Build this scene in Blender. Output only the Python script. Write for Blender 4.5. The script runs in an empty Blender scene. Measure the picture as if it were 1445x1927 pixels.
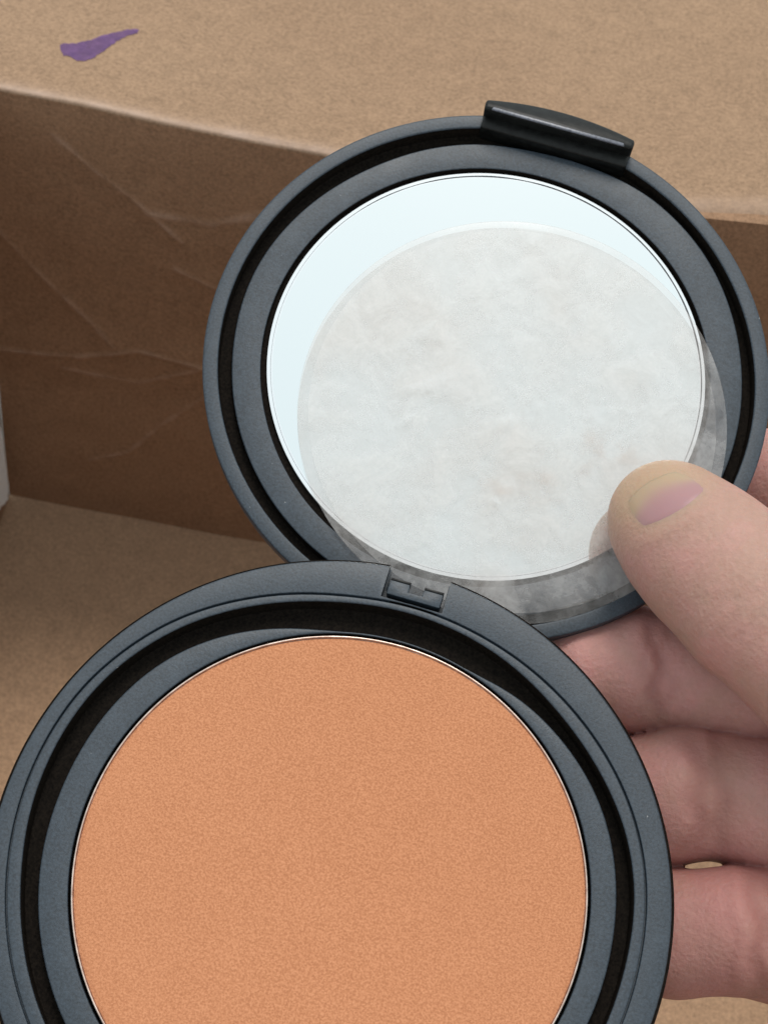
import bpy, bmesh, math, random
import numpy as np
from mathutils import Vector, Matrix

S = bpy.context.scene
COL = S.collection
MM = 0.001
rng = random.Random(7)

# ------------------------------------------------------------------ camera
FPX, CX, CY = 3079.0, 722.5, 963.5            # focal length and centre, in photo pixels
PITCH, ROLL = math.radians(52.0), math.radians(11.2)
CAM_H = 0.323
_R = np.array([1.0, 0, 0]); _U = np.array([0, math.sin(PITCH), math.cos(PITCH)]); _B = np.array([0, -math.cos(PITCH), math.sin(PITCH)])
c_, s_ = math.cos(ROLL), math.sin(ROLL)
CAMX = c_ * _R + s_ * _U
CAMY = -s_ * _R + c_ * _U
CAMZ = _B
CLOC = np.array([0.0, 0.0, CAM_H])
cam_d = bpy.data.cameras.new("camera"); cam = bpy.data.objects.new("camera", cam_d); COL.objects.link(cam)
cam_d.sensor_fit = 'HORIZONTAL'; cam_d.sensor_width = 36.0; cam_d.lens = FPX / 1445.0 * 36.0
cam_d.clip_start = 0.01; cam_d.clip_end = 2000.0
mw = Matrix.Identity(4)
for i in range(3):
    mw[i][0] = CAMX[i]; mw[i][1] = CAMY[i]; mw[i][2] = CAMZ[i]; mw[i][3] = CLOC[i]
cam.matrix_world = mw
cam_d.dof.use_dof = True; cam_d.dof.focus_distance = 0.205; cam_d.dof.aperture_fstop = 90.0
S.camera = cam

# ------------------------------------------------------------------ sky, sun, exposure
SUN_EL, SUN_AZ = math.radians(67), math.radians(-6)      # azimuth from +Y, towards +X
w = bpy.data.worlds.new("World"); S.world = w; w.use_nodes = True
nt = w.node_tree; nt.nodes.clear()
sky = nt.nodes.new('ShaderNodeTexSky'); sky.sky_type = 'NISHITA'; sky.sun_disc = False
sky.sun_elevation = SUN_EL; sky.sun_rotation = SUN_AZ; sky.air_density = 1.0; sky.dust_density = 2.0; sky.ozone_density = 1.0
tc = nt.nodes.new('ShaderNodeTexCoord')
nz = nt.nodes.new('ShaderNodeTexNoise'); nz.inputs['Scale'].default_value = 1.3; nz.inputs['Detail'].default_value = 3
rmp = nt.nodes.new('ShaderNodeMapRange'); rmp.inputs[1].default_value = .35; rmp.inputs[2].default_value = .65; rmp.inputs[3].default_value = .8; rmp.inputs[4].default_value = .97
mx = nt.nodes.new('ShaderNodeMix'); mx.data_type = 'RGBA'
mx.inputs['B'].default_value = (9.5, 10.5, 10.7, 1)         # thin bright cloud, in the sky texture's own units
bg = nt.nodes.new('ShaderNodeBackground'); bg.inputs['Strength'].default_value = 0.10
wo = nt.nodes.new('ShaderNodeOutputWorld')
nt.links.new(tc.outputs['Generated'], nz.inputs['Vector']); nt.links.new(nz.outputs['Fac'], rmp.inputs[0])
nt.links.new(rmp.outputs[0], mx.inputs['Factor']); nt.links.new(sky.outputs[0], mx.inputs['A'])
nt.links.new(mx.outputs['Result'], bg.inputs['Color']); nt.links.new(bg.outputs[0], wo.inputs['Surface'])
sl = bpy.data.lights.new("sun", 'SUN'); sun = bpy.data.objects.new("sun", sl); COL.objects.link(sun)
sl.energy = 1.8; sl.angle = math.radians(20); sl.color = (1.0, .95, .88)
sd = Vector((math.sin(SUN_AZ) * math.cos(SUN_EL), math.cos(SUN_AZ) * math.cos(SUN_EL), math.sin(SUN_EL)))
sun.rotation_euler = sd.to_track_quat('Z', 'Y').to_euler()
S.view_settings.view_transform = 'Standard'; S.view_settings.look = 'None'
S.view_settings.gamma = 1.0; S.view_settings.exposure = 0.0
try: S.cycles.max_bounces = 10; S.cycles.transparent_max_bounces = 16
except Exception: pass

# ------------------------------------------------------------------ frames
def c2w(P):
    """camera-space millimetres (x right, y down, z forward) to world metres"""
    P = np.asarray(P, float)
    return CLOC + MM * (P[..., 0:1] * CAMX - P[..., 1:2] * CAMY - P[..., 2:3] * CAMZ)
def dirw(v):
    v = np.asarray(v, float); return v[0] * CAMX - v[1] * CAMY - v[2] * CAMZ
def px(u, v, d):
    return [(u - CX) / FPX * d, (v - CY) / FPX * d, d]
def ray(u, v):
    return dirw([(u - CX) / FPX, (v - CY) / FPX, 1.0])
def hit(u, v, p0, n):
    r = ray(u, v); t = np.dot(np.asarray(p0) - CLOC, n) / np.dot(r, n); return CLOC + r * t
def frame(C, ex, ey, n):
    o = c2w(np.array(C)); X = dirw(ex); Z = dirw(n); X /= np.linalg.norm(X); Z /= np.linalg.norm(Z); Y = np.cross(Z, X); Y /= np.linalg.norm(Y); X = np.cross(Y, Z)
    m = Matrix.Identity(4)
    for i in range(3):
        m[i][0] = X[i]; m[i][1] = Y[i]; m[i][2] = Z[i]; m[i][3] = o[i]
    return m
BASE_C = [-6.14904, 42.50515, 189.27937]
BASE_F = frame(BASE_C, [0.959177, 0.270951, -0.081030], [0.280820, -0.878595, 0.386278], [0.033469, -0.393264, -0.918816])
LID_C = [13.93658, -19.76901, 219.85461]
LID_F = frame(LID_C, [0.958235, 0.281057, -0.052849], [0.283793, -0.911698, 0.297100], [0.035319, -0.299690, -0.953383])
def inframe(u, v, F, z=0.0):
    """photo pixel -> local mm on plane z of a frame"""
    n = np.array(F.col[2][:3]); p0 = np.array((F @ Vector((0, 0, z * MM)))[:])
    h = hit(u, v, p0, n); l = F.inverted() @ Vector(h); return (l.x / MM, l.y / MM)

# ------------------------------------------------------------------ object helpers
def link(name, me, mat, parent=None, smooth=True, sharp=35):
    o = bpy.data.objects.new(name, me); COL.objects.link(o)
    if mat: me.materials.append(mat)
    if smooth:
        me.polygons.foreach_set('use_smooth', [True] * len(me.polygons))
        if sharp: me.set_sharp_from_angle(angle=math.radians(sharp))
    if parent: o.parent = parent
    return o
def pydata(name, V, Fc, mat, parent=None, **k):
    me = bpy.data.meshes.new(name); me.from_pydata([tuple(v) for v in V], [], Fc); me.update()
    return link(name, me, mat, parent, **k)
def empty(name, m, label=None, cat=None):
    o = bpy.data.objects.new(name, None); COL.objects.link(o); o.matrix_world = m; o.empty_display_size = .01
    if label: o['label'] = label; o['category'] = cat
    return o
def fillet(prof, radii, n=3):
    out = []
    for i, p in enumerate(prof):
        r = radii[i] if i < len(radii) else 0
        if r <= 0 or i in (0, len(prof) - 1): out.append(p); continue
        p = np.array(p, float); a = np.array(prof[i - 1]) - p; b = np.array(prof[i + 1]) - p
        la, lb = np.linalg.norm(a), np.linalg.norm(b); r = min(r, la * .45, lb * .45)
        A = p + a / la * r; B = p + b / lb * r
        for k in range(n + 1):
            t = k / n; out.append(tuple((1 - t) ** 2 * A + 2 * t * (1 - t) * p + t * t * B))
    return out
def lathe(name, profile, mat, parent, nseg=256, sharp=35):
    """profile: list of (r,z) in mm or function(theta)->list; ends at r=0 are welded"""
    f = profile if callable(profile) else (lambda th: profile)
    bm = bmesh.new(); rings = []
    for i in range(nseg):
        th = 2 * math.pi * i / nseg
        rings.append([bm.verts.new((r * math.cos(th) * MM, r * math.sin(th) * MM, z * MM)) for r, z in f(th)])
    n = len(rings[0])
    for i in range(nseg):
        a = rings[i]; b = rings[(i + 1) % nseg]
        for j in range(n - 1): bm.faces.new((a[j], b[j], b[j + 1], a[j + 1]))
    bmesh.ops.remove_doubles(bm, verts=bm.verts, dist=1e-7)
    bmesh.ops.recalc_face_normals(bm, faces=bm.faces)
    me = bpy.data.meshes.new(name); bm.to_mesh(me); bm.free()
    return link(name, me, mat, parent, sharp=sharp)
def rbox(name, lo, hi, mat, parent, bev=.15, seg=2):
    bm = bmesh.new(); bmesh.ops.create_cube(bm, size=1)
    for v in bm.verts:
        v.co = Vector([(lo[k] + hi[k]) / 2 + v.co[k] * (hi[k] - lo[k]) for k in range(3)]) * MM
    bmesh.ops.bevel(bm, geom=list(bm.edges), offset=bev * MM, segments=seg, affect='EDGES', profile=.5)
    me = bpy.data.meshes.new(name); bm.to_mesh(me); bm.free()
    return link(name, me, mat, parent)
def prism(name, pts, z0, z1, mat, parent, bev=.2, seg=2):
    bm = bmesh.new(); vs = [bm.verts.new((x * MM, y * MM, z0 * MM)) for x, y in pts]
    f = bm.faces.new(vs); r = bmesh.ops.extrude_face_region(bm, geom=[f])
    for v in r['geom']:
        if isinstance(v, bmesh.types.BMVert): v.co.z = z1 * MM
    bmesh.ops.recalc_face_normals(bm, faces=bm.faces)
    if bev:
        es = [e for e in bm.edges if abs(e.verts[0].co.z - e.verts[1].co.z) < 1e-9]
        es += [e for e in bm.edges if e not in es and e.calc_face_angle(0) > .6]
        bmesh.ops.bevel(bm, geom=es, offset=bev * MM, segments=seg, affect='EDGES', profile=.5)
    me = bpy.data.meshes.new(name); bm.to_mesh(me); bm.free()
    return link(name, me, mat, parent)
def cut(o, *cutters):
    for lo, hi in cutters:
        bm = bmesh.new(); bmesh.ops.create_cube(bm, size=1)
        for v in bm.verts: v.co = Vector([(lo[k] + hi[k]) / 2 + v.co[k] * (hi[k] - lo[k]) for k in range(3)]) * MM
        me = bpy.data.meshes.new("cutter"); bm.to_mesh(me); bm.free()
        c = bpy.data.objects.new("cutter", me); COL.objects.link(c); c.matrix_world = o.parent.matrix_world if o.parent else Matrix()
        md = o.modifiers.new("b", 'BOOLEAN'); md.operation = 'DIFFERENCE'; md.solver = 'EXACT'; md.object = c
        bpy.context.view_layer.update()
        ev = o.evaluated_get(bpy.context.evaluated_depsgraph_get()); nm = bpy.data.meshes.new_from_object(ev)
        o.modifiers.clear(); o.data = nm; bpy.data.objects.remove(c)
    o.data.set_sharp_from_angle(angle=math.radians(35))

# ------------------------------------------------------------------ materials
class M:
    def __init__(s, name):
        s.m = bpy.data.materials.new(name); s.m.use_nodes = True; s.t = s.m.node_tree; s.b = s.t.nodes['Principled BSDF']
        s.out = s.t.nodes['Material Output']
        s.co = s.t.nodes.new('ShaderNodeTexCoord').outputs['Object']
    def set(s, **k):
        for a, v in k.items(): s.b.inputs[a.replace('_', ' ')].default_value = v
        return s
    def noise(s, scale, detail=4, rough=.6, vec=None, dist=0):
        n = s.t.nodes.new('ShaderNodeTexNoise'); n.inputs['Scale'].default_value = scale; n.inputs['Detail'].default_value = detail
        n.inputs['Roughness'].default_value = rough; n.inputs['Distortion'].default_value = dist
        s.t.links.new(vec or s.co, n.inputs['Vector']); return n.outputs['Fac']
    def ramp(s, fac, *st):
        n = s.t.nodes.new('ShaderNodeValToRGB'); e = n.color_ramp.elements
        while len(e) < len(st): e.new(.5)
        for i, (p, c) in enumerate(st): e[i].position = p; e[i].color = (*c, 1) if len(c) == 3 else c
        s.t.links.new(fac, n.inputs['Fac']); return n.outputs['Color']
    def mix(s, a, b, fac, mode='MIX'):
        n = s.t.nodes.new('ShaderNodeMix'); n.data_type = 'RGBA'; n.blend_type = mode
        for k, v in (('A', a), ('B', b), ('Factor', fac)):
            if isinstance(v, bpy.types.NodeSocket): s.t.links.new(v, n.inputs[k])
            elif isinstance(v, (int, float)): n.inputs[k].default_value = v
            else: n.inputs[k].default_value = (*v, 1)
        return n.outputs['Result']
    def math(s, op, a, b=0.0, clamp=False):
        n = s.t.nodes.new('ShaderNodeMath'); n.operation = op; n.use_clamp = clamp
        for i, v in enumerate((a, b)):
            if isinstance(v, bpy.types.NodeSocket): s.t.links.new(v, n.inputs[i])
            else: n.inputs[i].default_value = v
        return n.outputs[0]
    def maprange(s, v, a, b, c, d):
        n = s.t.nodes.new('ShaderNodeMapRange'); s.t.links.new(v, n.inputs[0])
        for i, x in enumerate((a, b, c, d)): n.inputs[i + 1].default_value = x
        return n.outputs[0]
    def attr(s, name):
        n = s.t.nodes.new('ShaderNodeAttribute'); n.attribute_name = name; return n.outputs['Fac']
    def color(s, c): s.t.links.new(c, s.b.inputs['Base Color']); return s
    def bump(s, h, dist, strength=1.0):
        n = s.t.nodes.new('ShaderNodeBump'); n.inputs['Distance'].default_value = dist; n.inputs['Strength'].default_value = strength
        s.t.links.new(h, n.inputs['Height']); s.t.links.new(n.outputs[0], s.b.inputs['Normal']); return s
    def link(s, a, b): s.t.links.new(a, s.b.inputs[b]); return s

def cardboard(name, base, amp=1.0):
    m = M(name).set(Roughness=.85, Specular_IOR_Level=.15)
    big = m.noise(14, 3, .5); mid = m.noise(210, 4, .65); fine = m.noise(1250, 5, .8); fib = m.noise(2600, 3, .7)
    d = tuple(x * .55 for x in base); l = tuple(min(1, x * 1.42) for x in base)
    c = m.ramp(fine, (.36, d), (.5, base), (.64, l))
    c = m.mix(c, m.ramp(mid, (.35, tuple(x * .86 for x in base)), (.65, tuple(x * 1.1 for x in base))), .45)
    c = m.mix(c, m.ramp(big, (.35, (.93, .90, .88)), (.65, (1.04, 1.03, 1.02))), .8, 'MULTIPLY')
    sp = m.maprange(fib, .66, .74, 0, 1)
    c = m.mix(c, tuple(x * .55 for x in base), m.math('MULTIPLY', sp, .55))
    e = m.attr('wear_highlight')
    c = m.mix(c, (.62, .45, .36), m.math('MULTIPLY', e, .75))  # crushed creases are paler; the fold's bright highlight is painted here too
    m.color(c)
    h = m.math('ADD', m.math('MULTIPLY', fine, .6), m.math('MULTIPLY', mid, .5))
    m.bump(h, .00040 * amp, 1.0)
    return m.m
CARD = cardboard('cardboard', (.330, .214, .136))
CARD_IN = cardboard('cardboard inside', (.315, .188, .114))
CARD_FLOOR_LIT = cardboard('cardboard floor lit', (.45, .292, .186))  # same board, base colour lightened to stand in for light on the floor

def plastic(name, col, rough, bumpd):
    m = M(name).set(Roughness=rough, Specular_IOR_Level=.5)
    n = m.noise(2900, 4, .75); big = m.noise(60, 3, .6)
    c = m.ramp(n, (.34, tuple(x * .55 for x in col)), (.66, tuple(x * 1.5 for x in col)))
    sm = m.maprange(m.noise(330, 6, .7), .5, .75, 0, .35)
    c = m.mix(c, tuple(x * 1.8 + .01 for x in col), sm)
    dust = m.maprange(m.noise(1500, 2, .5), .77, .79, 0, .5)
    c = m.mix(c, (.45, .45, .45), dust)
    m.color(c); m.link(m.maprange(big, .3, .7, rough - .06, rough + .08), 'Roughness')
    m.bump(n, bumpd, .6); return m.m
PLASTIC = plastic('matte black plastic', (.025, .035, .047), .45, .00005)
LIP_GLINT = plastic('plastic lip glint', (.11, .115, .14), .33, .00003)  # lighter colour paints the sky's reflection along the clasp lip
GLOSSY = plastic('smooth black plastic', (.006, .006, .006), .22, .00001)
m = M('worn black plastic').set(Roughness=.38, Specular_IOR_Level=.22)
m.color(m.ramp(m.noise(900, 5, .7), (.35, (.003, .003, .003)), (.7, (.012, .013, .012)))); m.bump(m.noise(500, 4, .6), .00008, .5); CLASPM = m.m
m = M('black recess shade').set(Roughness=.75, Specular_IOR_Level=.06)
m.color(m.ramp(m.noise(2600, 4, .7), (.35, (.004, .003, .0025)), (.7, (.016, .012, .009)))); RECESS_SHADE = m.m  # shade of recesses put into the colour, darker than the surrounding plastic

m = M('pressed powder').set(Roughness=.95, Specular_IOR_Level=.1)
f1 = m.noise(3600, 3, .7); f2 = m.noise(160, 4, .6); f3 = m.noise(22, 2, .5)
c = m.ramp(f1, (.38, (.42, .170, .083)), (.5, (.518, .220, .110)), (.62, (.615, .275, .145)))
c = m.mix(c, m.ramp(f2, (.35, (.46, .19, .095)), (.65, (.54, .235, .122))), .18)
c = m.mix(c, m.ramp(f3, (.3, (.98, .97, .965)), (.7, (1.02, 1.02, 1.02))), .8, 'MULTIPLY')
m.color(c); m.bump(m.math('ADD', f1, m.math('MULTIPLY', f2, .6)), .00016, .7); POWDER = m.m

m = M('pan aluminium').set(Metallic=.9, Roughness=.32)
m.color(m.ramp(m.noise(900), (.35, (.50, .37, .31)), (.65, (.74, .60, .52)))); PAN = m.m
m = M('silvered glass').set(Metallic=1.0, Roughness=.012)
m.set(Base_Color=(.90, .94, .935, 1)); m.bump(m.noise(260, 3, .6), .0000012, .3); MIRROR = m.m
m = M('glass edge').set(Metallic=1.0, Roughness=.06)
m.set(Base_Color=(.97, .98, .98, 1)); GLASS_EDGE = m.m

def film(name, op, smudge):
    """clear plastic dulled by powder: part see-through, part scattering"""
    m = M(name); t = m.t; L = t.links.new
    tr = t.nodes.new('ShaderNodeBsdfTransparent'); tr.inputs[0].default_value = (.955, .93, .918, 1)
    df = t.nodes.new('ShaderNodeBsdfDiffuse'); tl = t.nodes.new('ShaderNodeBsdfTranslucent'); gl = t.nodes.new('ShaderNodeBsdfGlossy')
    gl.inputs['Roughness'].default_value = .3
    mot = m.noise(190, 7, .66, dist=.5); bl = m.noise(42, 4, .55); fine = m.noise(1100, 4, .7)
    warm = m.ramp(bl, (.42, (.66, .635, .62)), (.62, (.63, .55, .50)))
    col = m.mix(warm, m.ramp(mot, (.3, (.64, .55, .50)), (.56, (.88, .86, .85))), .5)
    L(col, df.inputs[0]); L(col, tl.inputs[0])
    s1 = t.nodes.new('ShaderNodeMixShader'); s1.inputs[0].default_value = .18; L(df.outputs[0], s1.inputs[1]); L(tl.outputs[0], s1.inputs[2])
    k = m.math('ADD', m.maprange(mot, .35, .7, -smudge, smudge), m.math('ADD', m.maprange(fine, .3, .7, -smudge * .35, smudge * .35), op), True)
    k = m.math('ADD', k, m.maprange(m.noise(75, 5, .6, dist=.3), .38, .62, -.11, .11), True)
    s2 = t.nodes.new('ShaderNodeMixShader'); L(k, s2.inputs[0]); L(tr.outputs[0], s2.inputs[1]); L(s1.outputs[0], s2.inputs[2])
    s3 = t.nodes.new('ShaderNodeMixShader'); s3.inputs[0].default_value = .035; L(s2.outputs[0], s3.inputs[1]); L(gl.outputs[0], s3.inputs[2])
    bp = t.nodes.new('ShaderNodeBump'); bp.inputs['Distance'].default_value = .00006; bp.inputs['Strength'].default_value = .5
    L(mot, bp.inputs['Height']); L(bp.outputs[0], gl.inputs['Normal']); L(bp.outputs[0], df.inputs['Normal'])
    L(s3.outputs[0], m.out.inputs['Surface']); return m.m
FILM = film('powder dulled film', .335, .14)
FILM_RIM = film('clear film rim', .25, .10)

m = M('powder smear').set(Roughness=.9)
t = m.t; tr = t.nodes.new('ShaderNodeBsdfTransparent'); ms = t.nodes.new('ShaderNodeMixShader')
m.color(m.ramp(m.noise(300), (.3, (.55, .40, .32)), (.7, (.66, .55, .49))))
k = m.math('MULTIPLY', m.attr('edge'), m.maprange(m.noise(170, 6, .65), .42, .72, 0, .62))
t.links.new(k, ms.inputs[0]); t.links.new(tr.outputs[0], ms.inputs[1]); t.links.new(m.b.outputs[0], ms.inputs[2]); t.links.new(ms.outputs[0], m.out.inputs['Surface'])
SMEAR = m.m

m = M('skin').set(Roughness=.52, Specular_IOR_Level=.35, Subsurface_Weight=.35, Subsurface_Scale=.0035)
m.b.inputs['Subsurface Radius'].default_value = (1.0, .32, .18)
pk = m.attr('pink'); mo = m.noise(95, 5, .6); mf = m.noise(1000, 5, .78)
k = m.math('ADD', pk, m.maprange(mo, .3, .7, -.55, .55), True)
c = m.mix((.43, .255, .198), (.53, .262, .232), k)
c = m.mix(c, m.ramp(mf, (.34, (.91, .89, .89)), (.66, (1.05, 1.06, 1.07))), .8, 'MULTIPLY')
c = m.mix(c, (.45, .310, .195), m.attr('pale'))
c = m.mix(c, (.25, .075, .062), m.math('MULTIPLY', m.attr('fold'), .8))  # shade in skin creases and on the last two fingers, painted dark red
m.color(c)
vo = t = m.t.nodes.new('ShaderNodeTexVoronoi'); vo.inputs['Scale'].default_value = 1500; m.t.links.new(m.co, vo.inputs['Vector'])
h = m.math('ADD', m.math('MULTIPLY', vo.outputs['Distance'], .5), m.math('ADD', mf, m.math('MULTIPLY', mo, 1.5)))
h = m.math('ADD', h, m.math('MULTIPLY', m.noise(2600, 3, .7), .5)); m.bump(h, .00020, .65); SKIN = m.m
m = M('nail').set(Roughness=.42, Specular_IOR_Level=.35, Subsurface_Weight=.2, Subsurface_Scale=.002)
fr = m.attr('free')
m.color(m.mix(m.mix((.36, .19, .195), (.40, .215, .22), m.noise(150)), (.42, .29, .19), fr)); NAIL = m.m

m = M('purple ink').set(Roughness=.8)
t = m.t; tr = t.nodes.new('ShaderNodeBsdfTransparent'); ms = t.nodes.new('ShaderNodeMixShader')
m.color(m.ramp(m.noise(700, 4, .7), (.3, (.085, .035, .125)), (.7, (.165, .075, .20))))
t.links.new(m.maprange(m.noise(420, 5, .7), .25, .62, .97, .72), ms.inputs[0]); t.links.new(tr.outputs[0], ms.inputs[1]); t.links.new(m.b.outputs[0], ms.inputs[2]); t.links.new(ms.outputs[0], m.out.inputs['Surface'])
INK = m.m
m = M('white paper').set(Roughness=.8); m.color(m.ramp(m.noise(500, 4, .6), (.3, (.80, .81, .82)), (.7, (.9, .9, .89)))); m.bump(m.noise(500), .0002, .5); PAPER = m.m
m = M('paving').set(Roughness=.9); m.color(m.ramp(m.noise(60, 6, .7), (.3, (.20, .19, .175)), (.7, (.30, .285, .265)))); m.bump(m.noise(200), .002, .6); PAVING = m.m

# ------------------------------------------------------------------ ground and cardboard box
bm = bmesh.new(); bmesh.ops.create_grid(bm, x_segments=2, y_segments=2, size=60)
me = bpy.data.meshes.new('ground'); bm.to_mesh(me); bm.free(); g = link('ground', me, PAVING); g.location.z = -.0045; g['kind'] = 'structure'

UP = np.array([0, 0, 1.0]); O = np.zeros(3)
cr0 = hit(18, 930, O, UP); cr1 = hit(530, 1030, O, UP)
YW = float((cr0[1] + cr1[1]) / 2); XL = float(cr0[0]) ; XR = XL + .30; YF = YW - .235
NW = np.array([0, 1.0, 0]); PW = np.array([0, YW, 0])
fold_pts = [(-250, 115), (0, 165), (150, 193), (300, 227), (470, 262), (620, 290), (900, 338), (1150, 378), (1320, 403), (1400, 411), (1445, 416), (1700, 452)]
fx = []; fz = []
for u, v in fold_pts:
    h = hit(u, v, PW, NW); fx.append(h[0]); fz.append(h[2])
print('box', YW, XL, 'fold z', [round(z, 4) for z in fz], 'x', [round(z, 4) for z in fx])
def foldz(x): return float(np.interp(x, fx, fz))
HB = float(np.mean(fz))

def polyhit(pts): return [hit(u, v, PW, NW) for u, v in pts]
creases = [([(100, 250), (180, 320), (260, 380), (345, 455)], .30, .9), ([(-30, 400), (60, 500), (165, 600), (215, 650)], .35, 1.1),
           ([(-60, 650), (60, 662), (150, 668), (260, 658), (390, 690)], .45, 1.3), ([(430, 715), (385, 745), (300, 800), (240, 850), (170, 862)], .35, 1.0),
           ([(330, 505), (400, 540), (480, 545)], .3, 1.0), ([(120, 690), (260, 720), (380, 690)], .25, 1.2), ([(280, 400), (400, 420), (500, 400)], .25, 2.0)]
creases = [([(p[0], p[2]) for p in polyhit(a)], h, w_) for a, h, w_ in creases]
def segd(x, z, a, b):
    ax, az = a; bx, bz = b; dx, dz = bx - ax, bz - az; L2 = dx * dx + dz * dz
    t = np.clip(((x - ax) * dx + (z - az) * dz) / L2, 0, 1)
    return np.hypot(x - ax - t * dx, z - az - t * dz)
def sheet(name, xs, ss, posfn, mat, parent, thick=.003, wear_highlight=None, sharp=50):
    """a corrugated board sheet as a closed slab; posfn(x, s)->(front point, normal)"""
    nx, ns = len(xs), len(ss); V = []; W = []
    for side in (0, 1):
        for x in xs:
            for s in ss:
                p, n, we = posfn(x, s)
                V.append(np.array(p) - np.array(n) * thick * side); W.append(we)
    idx = lambda side, i, j: side * nx * ns + i * ns + j
    Fc = []
    for i in range(nx - 1):
        for j in range(ns - 1):
            Fc.append((idx(0, i, j), idx(0, i + 1, j), idx(0, i + 1, j + 1), idx(0, i, j + 1)))
            Fc.append((idx(1, i, j), idx(1, i, j + 1), idx(1, i + 1, j + 1), idx(1, i + 1, j)))
    for i in range(nx - 1):
        for j in (0, ns - 1):
            Fc.append((idx(0, i, j), idx(0, i + 1, j), idx(1, i + 1, j), idx(1, i, j)))
    for j in range(ns - 1):
        for i in (0, nx - 1):
            Fc.append((idx(0, i, j), idx(0, i, j + 1), idx(1, i, j + 1), idx(1, i, j)))
    me = bpy.data.meshes.new(name); me.from_pydata([tuple(v) for v in V], [], Fc)
    bm = bmesh.new(); bm.from_mesh(me); bmesh.ops.recalc_face_normals(bm, faces=bm.faces); bm.to_mesh(me); bm.free()
    a = me.attributes.new('wear_highlight', 'FLOAT', 'POINT'); a.data.foreach_set('value', W)
    return link(name, me, mat, parent, sharp=sharp)

box = empty('cardboard_box', Matrix.Identity(4), 'open brown cardboard box with a worn inner wall and a flap folded outward', 'box')
from mathutils import noise as mn
def nz2(x, z, s, seed=0.0): return mn.noise(Vector((x * s, z * s, seed)))
XS = list(np.arange(XL, XL + .12, .00055)) + list(np.linspace(XL + .121, XL + .205, 60)) + list(np.linspace(XL + .21, XR, 20))
SS = list(np.linspace(0, 1, 230))
FZ = np.array([foldz(x) for x in XS]); GX = np.array(XS)[:, None] * np.ones((1, len(SS))); GZ = (FZ[:, None] - .0008) * np.array(SS)[None, :] - .0006 * (1 - np.array(SS)[None, :])
GD = np.zeros_like(GX); GW = np.zeros_like(GX)
GN = np.array([[mn.noise(Vector((x * 120, z * 120, 3.3))) for z in GZ[i]] for i, x in enumerate(XS)])
GJ = np.array([[mn.noise(Vector((x * 260, z * 260, 8.1))) for z in GZ[i]] for i, x in enumerate(XS)])
for pl, h, w_ in creases:
    dm = np.min([segd(GX, GZ, pl[i], pl[i + 1]) for i in range(len(pl) - 1)], axis=0) / MM + .5 * GJ
    k = np.exp(-(dm / (w_ * .42)) ** 2); k2 = np.exp(-(dm / (w_ * 4)) ** 2)
    GD += (h * .8 * k + h * .9 * k2) * MM; GW = np.maximum(GW, k * np.clip(.22 + 1.1 * np.abs(GN), 0, .8))
TOP = np.minimum(1.0, (1 - np.array(SS)) / .12)[None, :]
GB = np.array([[.0007 * nz2(x, z, 18) + .00025 * nz2(x, z, 60, 5) + .00010 * nz2(x, z, 200, 7) for z in GZ[i]] for i, x in enumerate(XS)])
GD = (GD + GB) * TOP
XI = {x: i for i, x in enumerate(XS)}; SI = {q: i for i, q in enumerate(SS)}
def wallpos(x, q):
    i, j = XI[x], SI[q]
    return (x, YW - GD[i, j], GZ[i, j]), (0, -1, 0), GW[i, j] * .5
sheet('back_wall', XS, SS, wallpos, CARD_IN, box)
# flap with the rounded fold: starts at the wall top, bends outward, falls away slightly
def flappos(x, s):
    z0 = foldz(x); rad = .0009 + .0045 * max(0.0, min(1.0, (x - fx[8] + .02) / .03))
    droop = math.radians(4); ang = math.pi / 2 + droop
    if s < 0:                                # short vertical lead-in
        return (x, YW, z0 - rad + s), (0, -1, 0), 0
    arc = rad * ang
    if s < arc:
        a = s / rad; y = YW + rad * (1 - math.cos(a)); z = z0 - rad + rad * math.sin(a)
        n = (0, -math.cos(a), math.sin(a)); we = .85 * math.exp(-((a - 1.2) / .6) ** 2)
    else:
        l = s - arc; y = YW + rad * (1 + math.sin(droop)) + l * math.cos(droop); z = z0 - rad + rad * math.cos(droop) - l * math.sin(droop)
        n = (0, math.sin(droop), math.cos(droop)); we = .6 * math.exp(-l / .0010)  # fold highlight painted as a paler strip along the crushed edge
        z += .0006 * nz2(x, l, 14, 2) + .00015 * nz2(x, l, 70, 4)
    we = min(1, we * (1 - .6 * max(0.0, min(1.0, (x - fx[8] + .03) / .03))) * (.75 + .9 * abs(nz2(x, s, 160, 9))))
    return (x, y, z), n, we
XS2 = list(np.arange(fx[0], XL + .22, .002)) + [XR]
XS2 = [XL - .03, XL - .015] + [x for x in XS2 if x > XL - .001]
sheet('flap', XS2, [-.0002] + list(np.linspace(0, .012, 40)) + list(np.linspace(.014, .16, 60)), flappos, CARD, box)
def plain(name, mat, o, u, v, n, nu=24, nv=24):
    o = np.array(o, float); u = np.array(u, float); v = np.array(v, float); n = np.array(n, float)
    def f(a, b):
        return o + u * a + v * b + n * (.0006 * nz2(a * np.linalg.norm(u), b * np.linalg.norm(v), 20, o[0] * 9)), n, 0
    return sheet(name, list(np.linspace(0, 1, nu)), list(np.linspace(0, 1, nv)), f, mat, box)
plain('box_floor', CARD_FLOOR_LIT, (XL, YF, 0), (XR - XL, 0, 0), (0, YW - YF + .003, 0), (0, 0, 1), 60, 60)
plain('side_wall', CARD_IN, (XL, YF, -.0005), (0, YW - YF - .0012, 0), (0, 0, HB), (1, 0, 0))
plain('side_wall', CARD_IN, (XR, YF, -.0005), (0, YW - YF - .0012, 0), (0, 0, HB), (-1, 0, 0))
plain('front_wall', CARD_IN, (XL + .0005, YF, -.0005), (XR - XL - .001, 0, 0), (0, 0, HB), (0, 1, 0))
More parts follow.
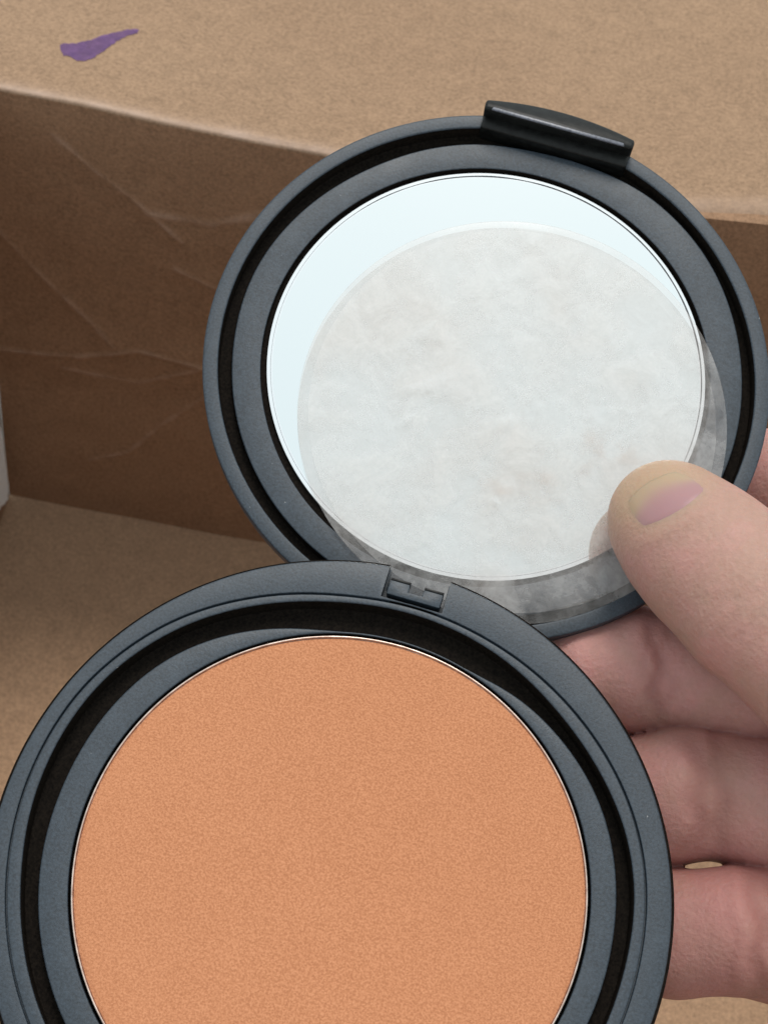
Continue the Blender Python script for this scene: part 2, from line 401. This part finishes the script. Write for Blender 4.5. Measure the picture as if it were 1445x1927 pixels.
plain('flap', CARD_IN, (XL, YF + .001, HB + .003), (XR - XL, 0, 0), (0, -.13, .075), (0, .5, .866));  # unseen front flap, added tilted up to keep low sky off the back wall

# purple ink mark on the flap
ink_px = [(113, 86), (118, 82), (143, 81), (165, 77), (190, 68), (211, 62), (235, 56), (256, 53), (261, 55), (259, 61), (240, 67), (220, 77), (208, 86), (196, 97), (183, 103), (176, 110), (160, 117), (142, 114), (134, 108), (120, 105), (115, 97)]
fzm = foldz(hit(180, 90, (0, YW, HB), UP)[0])
P0 = np.array(flappos(hit(180, 90, (0, YW, HB), UP)[0], .03)[0]); NF = np.array([0, math.sin(math.radians(4)), math.cos(math.radians(4))])
poly = []
for i in range(len(ink_px)):
    a, b = ink_px[i], ink_px[(i + 1) % len(ink_px)]
    for k in range(4):
        t = k / 4; u = a[0] * (1 - t) + b[0] * t + rng.uniform(-1.1, 1.1); v = a[1] * (1 - t) + b[1] * t + rng.uniform(-1.1, 1.1)
        poly.append(hit(u, v, P0, NF))
def on_flap(p):
    x = float(p[0]); lo, hi = 0.0, .16
    for _ in range(40):
        md = (lo + hi) / 2
        if flappos(x, md)[0][1] < p[1]: lo = md
        else: hi = md
    return flappos(x, lo)[0][2]
bm = bmesh.new(); vs = [bm.verts.new(p) for p in poly]; bm.faces.new(vs)
bmesh.ops.triangulate(bm, faces=bm.faces)
for _ in range(2): bmesh.ops.subdivide_edges(bm, edges=bm.edges, cuts=1, use_grid_fill=True)
for v in bm.verts: v.co.z = on_flap(v.co) + .00012
bmesh.ops.recalc_face_normals(bm, faces=bm.faces)
me = bpy.data.meshes.new('ink_mark'); bm.to_mesh(me); bm.free(); link('ink_mark', me, INK, box, sharp=0)

# torn white paper against the left wall
PX = XL + .0022; NX = np.array([1.0, 0, 0])
pp = [(-90, 740), (-40, 762), (-2, 790), (5, 822), (10, 860), (14, 895), (16, 925), (15, 938), (11, 946), (5, 950), (0, 958), (-6, 962), (-40, 975), (-90, 995)]
out = []
for i in range(len(pp)):
    a, b = pp[i], pp[(i + 1) % len(pp)]
    for k in range(3):
        t = k / 3; j = 1.3 if i >= 6 else .4
        out.append(hit(a[0] * (1 - t) + b[0] * t + rng.uniform(-j, j), a[1] * (1 - t) + b[1] * t + rng.uniform(-j, j), (PX, 0, 0), NX))
bm = bmesh.new(); vs = [bm.verts.new((PX, p[1], max(p[2], .0004))) for p in out]
f = bm.faces.new(vs); r = bmesh.ops.extrude_face_region(bm, geom=[f])
for v in r['geom']:
    if isinstance(v, bmesh.types.BMVert): v.co.x -= .0005
bmesh.ops.recalc_face_normals(bm, faces=bm.faces)
me = bpy.data.meshes.new('paper_scrap'); bm.to_mesh(me); bm.free(); o = link('paper_scrap', me, PAPER, sharp=30)
o['label'] = 'torn white paper edge in the bottom left corner of the cardboard box'; o['category'] = 'paper'

# ------------------------------------------------------------------ the compact
compact = empty('powder_compact', BASE_F, 'open round black powder compact with orange tan powder and a mirrored lid', 'compact')
def sub(name_obj, parent): return name_obj
ca = math.pi / 2
def ringr(r, c, th, rev=0.0):
    """radius r clipped by a straight chord at distance c on the +y side"""
    k = math.sin(th)
    return min(r, c / k) if k > 0 and c / k < r else r
def ptab(tab):
    a = sorted(tab); xs_ = np.array([a[-1][0] - 360] + [p[0] for p in a] + [a[0][0] + 360], float); ys_ = np.array([a[-1][1]] + [p[1] for p in a] + [a[0][1]])
    g = np.arange(-180, 180, 1.0); v = np.interp(g, xs_, ys_)
    for _ in range(30): v = (np.roll(v, 1) + v + np.roll(v, -1)) / 3
    return lambda th: float(np.interp((math.degrees(th) + 180) % 360 - 180, np.append(g, 180), np.append(v, v[0])))
LINE_R = ptab([(-160, 37.2), (-90, 36.9), (-20, 36.6), (0, 36.5), (20, 36.7), (32, 36.4), (46, 35.8), (60, 35.3), (75, 34.95), (104, 34.95), (122, 36.0), (139, 37.2), (159, 37.9), (175, 37.7)])
DARK_O = ptab([(-164, 35.6), (-90, 35.3), (0, 35.0), (13, 35.3), (25, 35.15), (39, 34.4), (53, 33.9), (71, 34.05), (88, 34.05), (107, 34.1), (122, 34.9), (138, 35.95), (155, 36.6), (167, 36.5), (-177, 36.1)])
DARK_I = ptab([(-165, 33.7), (-90, 33.4), (3, 33.2), (25, 33.35), (36, 33.1), (48, 32.45), (60, 31.75), (73, 30.4), (106, 30.4), (115, 31.2), (123, 32.05), (135, 33.1), (146, 33.7), (161, 33.75), (177, 33.6)])
LGAP = ptab([(-180, 30.75), (-150, 30.9), (-120, 31.25), (-95, 31.2), (-60, 30.8), (0, 30.6), (90, 30.5), (140, 30.6)])
LID_I = ptab([(-168, 34.3), (-90, 34.6), (-20, 34.5), (16, 34.6), (29, 34.8), (46, 35.2), (65, 35.1), (80, 34.2), (95, 33.7), (107, 34.1), (120, 34.0), (134, 33.8), (156, 34.2), (172, 34.5)])
def base_prof(th):
    ri = max(DARK_I(th), 30.5); lr = LINE_R(th); do = min(DARK_O(th), lr - .45)
    p = [(0, -6.0), (36.8, -6.0), (39.4, -4.6), (40.1, -2.9), (40.1, -2.8), (40.05, -.75), (39.62, -.55), (39.6, 0), (lr + .10, 0), (lr + .06, -.6), (lr - .1, -.6), (lr - .16, -.06),
         (do, -.06), (do - .08, -2.8), (ri + .1, -2.8), (ri, -.75), (30.30, -.75), (30.22, -2.6), (0, -2.6)]
    return fillet(p, [0, 1, .8, .1, .1, .25, .05, .3, .10, 0, 0, .12, .18, .2, .2, .22, .18, .1, 0])
base = lathe('base_shell', base_prof, PLASTIC, compact, 288)
base.data.materials.append(RECESS_SHADE)
for pl in base.data.polygons:                      # channel, gaps and lower outer edge get the painted recess shade
    c = pl.center / MM; r = math.hypot(c.x, c.y)
    if (30.45 < r < 37.0 and c.z < -.95) or (30.0 < r < 30.4 and c.z < -.9) or (r > 39.55 and c.z < -.5): pl.material_index = 1
hx, hy = inframe(785, 1125, BASE_F); print('hinge local', hx, hy, 'notch corners', inframe(722, 1095, BASE_F), inframe(730, 1062, BASE_F), inframe(850, 1095, BASE_F), inframe(840, 1115, BASE_F), inframe(820, 1160, BASE_F), inframe(718, 1130, BASE_F))
HX0, HX1 = -4.3, 4.3
cut(base, ((-4.3, 35.15, -2.6), (3.6, 42, 1.0)), ((-4.1, 36.9, -7), (3.4, 42, .9)))
pan = lathe('powder_pan', fillet([(0, -2.5), (29.8, -2.5), (29.95, -.85), (29.92, -.66), (29.74, -.66), (29.68, -1.0), (28.5, -1.2), (0, -1.2)], [0, .1, .05, .1, .1, .05, 0, 0]), PAN, compact)
def pow_prof(th):
    j = .05 * mn.noise(Vector((math.cos(th) * 9, math.sin(th) * 9, 1)))
    return [(0, -.78), (10, -.78), (20, -.79), (27, -.80), (28.7 + j, -.81), (29.3 + j, -.84), (29.62 + j * .4, -.95), (29.62, -1.15)]
powder = lathe('pressed_powder', pow_prof, POWDER, pan, 256)
for pl in base.data.polygons:
    c = pl.center / MM
    if -4.4 < c.x < 3.7 and 34.9 < c.y < 37.5 and -2.8 < c.z < -.3: pl.material_index = 1  # hinge pocket darkened by colour to look shaded
# hinge leaf in the notch: a bar with two lugs
prism('hinge_leaf', [(-3.75, 35.85), (3.1, 35.85), (3.15, 37.65), (.65, 37.65), (.6, 36.75), (-1.15, 36.75), (-1.2, 37.75), (-3.75, 37.75)], -1.9, -.3, PLASTIC, base, .14)
prism('hinge_lug', [(-3.75, 37.8), (-1.15, 37.8), (-1.15, 38.15), (-3.75, 38.15)], -1.9, -.45, CLASPM, base, .08)
prism('hinge_lug', [(.65, 37.7), (3.15, 37.7), (3.15, 38.05), (.65, 38.05)], -1.9, -.45, CLASPM, base, .08)

REL = BASE_F.inverted() @ LID_F
def lid_prof(th):
    ri = LID_I(th); lg = LGAP(th) - .32
    p = [(0, -5.0), (34.8, -5.0), (37.2, -3.9), (38.2, -2.4), (38.2, 0), (36.15, 0), (36.07, -2.4), (ri + .1, -2.4), (ri, -.85), (lg, -.85), (lg - .05, -1.9), (29.68, -1.9), (29.6, -1.85), (0, -1.6)]
    return fillet(p, [0, 1, .8, .5, .32, .22, .2, .2, .2, .12, .08, .1, .05, 0])
lid = lathe('lid', lid_prof, PLASTIC, compact, 288); lid.data.materials.append(RECESS_SHADE); lid.matrix_local = REL
for pl in lid.data.polygons:
    c = pl.center / MM; r = math.hypot(c.x, c.y)
    if (32.0 < r < 36.4 and c.z < -1.05) or (29.0 < r < 31 and c.z < -1.2): pl.material_index = 1  # lid channel and mirror gap take the painted recess shade
mir = lathe('mirror', [(0, -1.30), (28.92, -1.30)], MIRROR, lid, 192)
def bev_prof(th):
    g = .02 + .13 * max(0.0, math.cos(th - math.radians(65))) ** .7 * (.75 + .5 * mn.noise(Vector((math.cos(th) * 6, math.sin(th) * 6, 3))))
    return [(28.92, -1.30), (29.16 - g, -1.30), (29.16 - g * .8, -1.42), (29.16 + g * .8, -1.42), (29.16 + g, -1.30), (29.66, -1.30), (29.7, -1.7)]
mb = lathe('mirror_bevel', bev_prof, GLASS_EDGE, lid, 256)
m = M('glass groove').set(Roughness=.5); m.set(Base_Color=(.10, .11, .115, 1)); mb.data.materials.append(m.m)
for pl in mb.data.polygons:
    if pl.center.z < -.00133: pl.material_index = 1
# clasp: straight inner face, bowed outer face
W2 = 10.7; pts = [(-W2, 36.5), (W2, 36.5), (W2 + .1, 38.0)]
for k in range(17):
    t = k / 16; x = W2 * (1 - 2 * t) * .985; pts.append((x, 38.25 + 1.75 * (1 - (x / W2) ** 2)))
pts.append((-W2 - .1, 38.0))
ccx, ccy = inframe(1048, 240, LID_F, 2.5); print('clasp local', ccx, ccy)
clasp = prism('clasp', [(x, y - .55) for x, y in pts], -2.3, 3.0, CLASPM, lid, .42, 3)
for v in clasp.data.vertices:
    if v.co.z > .0015: v.co.z -= max(0.0, v.co.y - .0368) * .45
foot = prism('clasp_foot', [(-W2 + .1, 34.2), (W2 - .1, 34.2), (W2 - .1, 36.4), (-W2 + .1, 36.4)], -2.3, .9, CLASPM, lid, .35, 3)
lip = prism('clasp_lip', [(-9.7, 36.02), (9.5, 36.02), (9.3, 36.5), (-9.5, 36.5)], 2.5, 3.06, LIP_GLINT, lid, .12, 2)  # thin strip carrying the painted highlight of the bevel
# hinge arm on the lid
rbox('hinge_arm', (-3.4, -38.6, -3.2), (3.4, -36.9, -1.2), PLASTIC, lid, .2)

# ------------------------------------------------------------------ clear protective disc lying in the lid
dx, dy = 5.10, -5.80; print('disc offset', dx, dy)
DF = LID_F @ Matrix.Translation((dx * MM, dy * MM, 0))
disc = empty('protective_disc', DF, 'thin see-through plastic disc, clouded with powder, held over the mirror by the thumb', 'plastic disc')
RD = 28.7
lathe('disc_sheet', [(0, -.15), (20, -.15), (RD - 1.45, -.15)], FILM, disc, 192)
lathe('disc_rim', [(RD - 1.45, -.15), (RD - 1.35, -.22), (RD - .08, -.22), (RD, -.26), (RD, -.34)], FILM_RIM, disc, 192, sharp=0)
def smear(u, v, ru, rv, rot):
    cx_, cy_ = inframe(u, v, DF, -.1); V = [(cx_ * MM, cy_ * MM, -.00010)]; E = [1.0]; Fc = []
    R_, A_ = 8, 40
    for i in range(1, R_ + 1):
        for j in range(A_):
            a = 2 * math.pi * j / A_; q = i / R_ * (1 + .25 * math.sin(3 * a + u) + .12 * math.sin(7 * a))
            x = ru * q * math.cos(a); y = rv * q * math.sin(a)
            V.append(((cx_ + x * math.cos(rot) - y * math.sin(rot)) * MM, (cy_ + x * math.sin(rot) + y * math.cos(rot)) * MM, -.00010)); E.append((1 - i / R_) ** .8)
    for j in range(A_): Fc.append((0, 1 + j, 1 + (j + 1) % A_))
    for i in range(R_ - 1):
        for j in range(A_):
            a = 1 + i * A_ + j; b = 1 + i * A_ + (j + 1) % A_; Fc.append((a, a + A_, b + A_, b))
    o = pydata('powder_smear', V, Fc, SMEAR, disc, sharp=0)
    at = o.data.attributes.new('edge', 'FLOAT', 'POINT'); at.data.foreach_set('value', E); return o
SMEAR_W = SMEAR.copy(); SMEAR_W.name = 'white scuff'
for nd in SMEAR_W.node_tree.nodes:
    if nd.type == 'VALTORGB':
        for el in nd.color_ramp.elements: el.color = (.86, .86, .86, 1)
    if nd.type == 'MAP_RANGE': nd.inputs[4].default_value = .5; nd.inputs[1].default_value = .35; nd.inputs[2].default_value = .7
for a_ in ((933, 941, 1.0, .6, -.2), (760, 790, 2.3, 1.0, .8), (822, 720, 4.2, 1.8, .6), (985, 770, 4.2, 2.4, .9), (780, 640, 3.4, 1.4, 1.0), (1150, 780, 4.5, 2.0, .4)):
    o_ = smear(*a_); o_.data.materials.clear(); o_.data.materials.append(SMEAR_W); o_.name = 'white_scuff'; o_.location.z = .00004
smear(985, 915, 6.0, 2.6, .25); smear(1140, 850, 4.5, 3.5, .5)

# ------------------------------------------------------------------ the hand (distance field -> one continuous mesh)
def P(u, v, d, r): return (np.array(px(u, v, d)), r)
index = [P(1120, 905, 238, 6.8), P(1210, 900, 238, 7.6), P(1360, 905, 237, 8.0), P(1500, 925, 233, 8.6), P(1640, 985, 227, 9.2), P(1800, 1060, 216, 10)]
middle = [P(1000, 1240, 219, 6.4), P(1090, 1262, 216.6, 7.4), P(1200, 1264, 216.6, 8.4), P(1320, 1274, 215.6, 8.5), P(1440, 1288, 213, 8.4), P(1600, 1290, 212, 9.0), P(1820, 1270, 212, 10.0)]
ring = [P(1010, 1465, 216, 6.6), P(1100, 1490, 213, 7.5), P(1210, 1512, 211, 7.9), P(1290, 1497, 210, 8.55), P(1390, 1508, 209, 8.1), P(1470, 1514, 208, 8.4), P(1620, 1505, 208, 8.8), P(1830, 1460, 210, 10)]
pinky = [P(1080, 1720, 207, 6.2), P(1180, 1745, 206, 7.2), P(1270, 1758, 205, 7.5), P(1385, 1752, 203, 7.5), P(1500, 1768, 203, 8.2), P(1640, 1740, 204, 8.6), P(1840, 1660, 208, 10)]
thumb = [P(1256, 978, 207.6, 7.6), P(1290, 1013, 206, 8.4), P(1343, 1062, 203.5, 9.1), P(1425, 1136, 200, 9.7), P(1525, 1212, 197, 10.1), P(1680, 1350, 194, 12.5), P(1860, 1500, 198, 17)]
palm = [P(1850, 1130, 214, 12), P(1880, 1300, 212, 14), P(1890, 1480, 211, 14), P(1890, 1640, 209, 12), ]
palm2 = [P(2150, 1300, 216, 15), P(2180, 1500, 214, 16), P(2150, 1650, 212, 13)]
wrist = [P(2350, 1520, 218, 17), P(2800, 1720, 222, 19)]
VOX = .5
lo = np.array([12.0, -14.0, 180.0]); hi = np.array([104.0, 76.0, 245.0])
ax = [np.arange(lo[k], hi[k], VOX, dtype=np.float32) for k in range(3)]
def seg_sdf(X, Y, Z, a, b):
    (pa, ra), (pb, rb) = a, b; d = (pb - pa).astype(np.float32); L2 = float(d @ d)
    qx, qy, qz = X - pa[0], Y - pa[1], Z - pa[2]
    t = np.clip((qx * d[0] + qy * d[1] + qz * d[2]) / L2, 0, 1)
    return np.sqrt((qx - t * d[0]) ** 2 + (qy - t * d[1]) ** 2 + (qz - t * d[2]) ** 2) - (ra + (rb - ra) * t)
def smin(a, b, k):
    h = np.clip(.5 + .5 * (b - a) / k, 0, 1); return b + (a - b) * h - k * h * (1 - h)
def chain(X, Y, Z, ch, k=2.0):
    F = None
    for i in range(len(ch) - 1):
        s = seg_sdf(X, Y, Z, ch[i], ch[i + 1]); F = s if F is None else smin(F, s, k)
    return F
def groove(X, Y, Z, u, v, d, A, wdt, ax_px=(1, 0), yr=9.0, wob=0.0):
    """a skin fold across a finger at photo pixel (u,v)"""
    p = np.array(px(u, v, d)); s = (X - p[0]) * ax_px[0] + (Y - p[1]) * ax_px[1]; c = -(X - p[0]) * ax_px[1] + (Y - p[1]) * ax_px[0]
    s = s + wob * np.sin(c * .9 + u)
    return A * np.exp(-(s / wdt) ** 2) * np.exp(-(c / yr) ** 4)
folds = {'middle': [(1243, 1260, .45, .7, .5), (1228, 1270, .18, .5, .7), (1262, 1255, .2, .6, -.5)],
         'ring': [(1308, 1490, .40, .9, .5), (1290, 1500, .25, .6, .7), (1345, 1480, .35, .9, -.4), (1345, 1600, .7, 3.0, 0)],
         'pinky': [(1395, 1740, .4, .8, .5), (1420, 1745, .25, .6, -.6), (1350, 1745, .2, .6, .4)], 'index': [], 'thumb': []}
def hand_field(X, Y, Z, parts=False):
    fs = {}
    for nm, ch in (('index', index), ('middle', middle), ('ring', ring), ('pinky', pinky), ('thumb', thumb)):
        F = chain(X, Y, Z, ch)
        for (u, v, A, wd, wb) in folds[nm]:
            F = F + groove(X, Y, Z, u, v, 205, A, wd, wob=wb, yr=7.5)
        fs[nm] = F
    # knuckle folds of the thumb seen from its back
    p = np.array(px(1395, 1120, 195)); s = (X - p[0]) * .72 + (Y - p[1]) * .69
    c = -(X - p[0]) * .69 + (Y - p[1]) * .72
    for off, A in ((-2.4, .16), (-.9, .26), (.6, .22), (2.3, .18), (4.2, .14)):
        fs['thumb'] = fs['thumb'] + A * np.exp(-((s - off + .35 * np.sin(c * .8 + off)) / .45) ** 2) * np.exp(-(c / 6.0) ** 4)
    # ridge of skin along the base of the thumbnail
    a_, b_ = np.array(px(1212, 1006, 200)), np.array(px(1350, 930, 200)); dn = (b_ - a_) / np.linalg.norm(b_ - a_)
    s = -(X - a_[0]) * dn[1] + (Y - a_[1]) * dn[0]; c = (X - a_[0]) * dn[0] + (Y - a_[1]) * dn[1]; ln = np.linalg.norm(b_ - a_)
    near = np.exp(-((c - ln / 2) / (ln * .55)) ** 6) * (Z < 203)
    fs['thumb'] = fs['thumb'] - .30 * np.exp(-((s - .7) / .75) ** 2) * near + .10 * np.exp(-((s + .3) / .35) ** 2) * near
    if parts: return fs
    F = smin(fs['index'], fs['middle'], .15); F = smin(F, fs['ring'], .15); F = smin(F, fs['pinky'], .15); F = smin(F, fs['thumb'], .8)
    G = smin(chain(X, Y, Z, palm, 8), chain(X, Y, Z, palm2, 8), 14)
    for a in palm:
        for b in palm2: G = smin(G, seg_sdf(X, Y, Z, a, b), 8)
    G = smin(G, chain(X, Y, Z, [palm2[1], wrist[0], wrist[1]], 6), 10)
    return smin(F, G, 8)
X, Y, Z = np.meshgrid(*ax, indexing='ij', sparse=True)
FLD = hand_field(X, Y, Z)
FLD = np.ascontiguousarray(FLD)
# close the field at the far end of the wrist
for k in range(3):
    sl_ = [slice(None)] * 3; sl_[k] = 0; FLD[tuple(sl_)] = np.maximum(FLD[tuple(sl_)], .3)
    sl_[k] = -1; FLD[tuple(sl_)] = np.maximum(FLD[tuple(sl_)], .3)
def surface_nets(F, lo, h):
    nx, ny, nz_ = F.shape; ins = F < 0
    c = np.zeros((nx - 1, ny - 1, nz_ - 1), np.int8)
    for i in (0, 1):
        for j in (0, 1):
            for k in (0, 1): c += ins[i:nx - 1 + i, j:ny - 1 + j, k:nz_ - 1 + k]
    act = np.argwhere((c > 0) & (c < 8)); ids = -np.ones(c.shape, np.int64); ids[tuple(act.T)] = np.arange(len(act))
    pos = np.zeros((len(act), 3)); cnt = np.zeros(len(act))
    corners = [(i, j, k) for i in (0, 1) for j in (0, 1) for k in (0, 1)]
    val = {cc: F[act[:, 0] + cc[0], act[:, 1] + cc[1], act[:, 2] + cc[2]] for cc in corners}
    for a in corners:
        for ax_ in range(3):
            if a[ax_]: continue
            b = list(a); b[ax_] = 1; b = tuple(b); va, vb = val[a], val[b]; m_ = (va < 0) != (vb < 0)
            t = np.where(m_, va / np.where(m_, va - vb, 1), 0); p = np.tile(np.array(a, float), (len(act), 1)); p[:, ax_] += t
            pos[m_] += p[m_]; cnt[m_] += 1
    V = lo + (act + pos / cnt[:, None]) * h
    quads = []
    for ax_ in range(3):
        s0 = [slice(None)] * 3; s1 = [slice(None)] * 3; s0[ax_] = slice(0, -1); s1[ax_] = slice(1, None)
        A, B = ins[tuple(s0)], ins[tuple(s1)]; e = np.argwhere(A != B); b_, c_2 = [(1, 2), (2, 0), (0, 1)][ax_]
        ok = (e[:, b_] > 0) & (e[:, c_2] > 0) & (e[:, b_] < F.shape[b_] - 1) & (e[:, c_2] < F.shape[c_2] - 1); e = e[ok]
        def cell(db, dc):
            q = e.copy(); q[:, b_] += db; q[:, c_2] += dc; return ids[tuple(q.T)]
        q = np.stack([cell(-1, -1), cell(0, -1), cell(0, 0), cell(-1, 0)], 1); fl = ~A[tuple(e.T)]; q[fl] = q[fl][:, ::-1]; quads.append(q)
    return V, np.concatenate(quads)
Vc, Q = surface_nets(FLD, lo, VOX)
# relax
for it in range(2):
    acc = np.zeros_like(Vc); n_ = np.zeros(len(Vc))
    for a, b in ((0, 1), (1, 2), (2, 3), (3, 0)):
        for p_, q_ in ((a, b), (b, a)):
            np.add.at(acc, Q[:, p_], Vc[Q[:, q_]]); np.add.at(n_, Q[:, p_], 1)
    k = .5 if it < 3 else .3
    Vc = Vc * (1 - k) + acc / n_[:, None] * k
fs = hand_field(*Vc.T, parts=True)
th = fs['thumb']; ot = np.minimum.reduce([fs['index'], fs['middle'], fs['ring'], fs['pinky']])
pink = 1 / (1 + np.exp(-(th - ot) / .8)); pink = .22 + .5 * pink
tipd = np.linalg.norm(Vc - np.array(px(1225, 925, 205)), axis=1); pale = np.clip(1 - (tipd - 4.0) / 5.5, 0, 1) * (th < ot) * .75
srt = np.sort(np.stack(list(fs.values())), axis=0); fold = np.exp(-np.clip(srt[1] - srt[0], 0, None) / .9)  # shade painted where neighbouring fingers meet
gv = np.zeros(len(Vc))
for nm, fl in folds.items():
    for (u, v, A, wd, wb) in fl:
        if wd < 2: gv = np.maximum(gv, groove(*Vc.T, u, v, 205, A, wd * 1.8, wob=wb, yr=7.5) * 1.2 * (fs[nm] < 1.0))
fold = np.clip(np.maximum(fold * .9, gv) + .34 * np.exp(-np.clip(fs['pinky'], 0, None) / .6) + .16 * np.exp(-np.clip(fs['ring'], 0, None) / .6), 0, 1)  # little and ring finger also shaded through this colour mask
Vw = c2w(Vc)
me = bpy.data.meshes.new('hand'); me.from_pydata([tuple(v) for v in Vw], [], [tuple(int(i) for i in q) for q in Q]); me.update()
bm = bmesh.new(); bm.from_mesh(me); bmesh.ops.recalc_face_normals(bm, faces=bm.faces); bm.to_mesh(me); bm.free()
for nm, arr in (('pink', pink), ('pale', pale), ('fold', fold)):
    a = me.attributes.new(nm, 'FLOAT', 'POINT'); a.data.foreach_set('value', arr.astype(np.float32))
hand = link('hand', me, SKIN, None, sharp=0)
hand['label'] = 'bare right hand gripping the compact, thumb on top and fingers behind it'; hand['category'] = 'hand'
print('hand verts', len(Vw))
# thumbnail: a curved plate seated on the thumb
bpy.context.view_layer.update()
from mathutils.bvhtree import BVHTree
bv = BVHTree.FromPolygons([Vector(v) for v in Vw], [tuple(int(i) for i in q) for q in Q])
# nail outline in the photo: fold line (right/lower) to tip (upper left)
f0, f1 = np.array([1200., 1016.]), np.array([1362., 918.]); t0, t1 = np.array([1153., 950.]), np.array([1285., 867.])
NU, NV = 28, 22; V = []; FR = []; good = []
for i in range(NU):
    for j in range(NV):
        a = i / (NU - 1); b = j / (NV - 1)
        s = (2 * a - 1); bb = b
        wv = 1 - .10 * (2 * b - 1) ** 2
        pt = (f0 * (1 - a) + f1 * a) * (1 - b) + (t0 * (1 - a) + t1 * a) * b
        ctr = (f0 + f1) / 2 * (1 - b) + (t0 + t1) / 2 * b
        pt = ctr + (pt - ctr) * wv
        bow = (s * s) * (.22 if b < .5 else -.22) * abs(2 * b - 1)
        pt = pt + ((t0 + t1) / 2 - (f0 + f1) / 2) * bow
        r = Vector(ray(pt[0], pt[1])).normalized(); h = bv.ray_cast(Vector(CLOC), r)
        if h[0] is None: h = bv.find_nearest(Vector(CLOC) + r * .206)
        nrm = h[1] if h[1].dot(r) < 0 else -h[1]
        e = min(a, 1 - a, b * 1.3) ; lift = .00020 * min(1, e / .2) - .00012
        V.append(h[0] + nrm * lift); q_ = math.exp(-(b / (.74 * (1 - .55 * s * s))) ** 6) * (1 - .6 * min(1, abs(s) ** 6)) if abs(s) < 1 else .3; FR.append(1 - q_)
Fc = [(i * NV + j, (i + 1) * NV + j, (i + 1) * NV + j + 1, i * NV + j + 1) for i in range(NU - 1) for j in range(NV - 1)]
nl = pydata('thumbnail', V, Fc, NAIL, None, sharp=0)
at = nl.data.attributes.new('free', 'FLOAT', 'POINT'); at.data.foreach_set('value', FR)
md = nl.modifiers.new('thick', 'SOLIDIFY'); md.thickness = .0003; md.offset = -1
nl.parent = hand
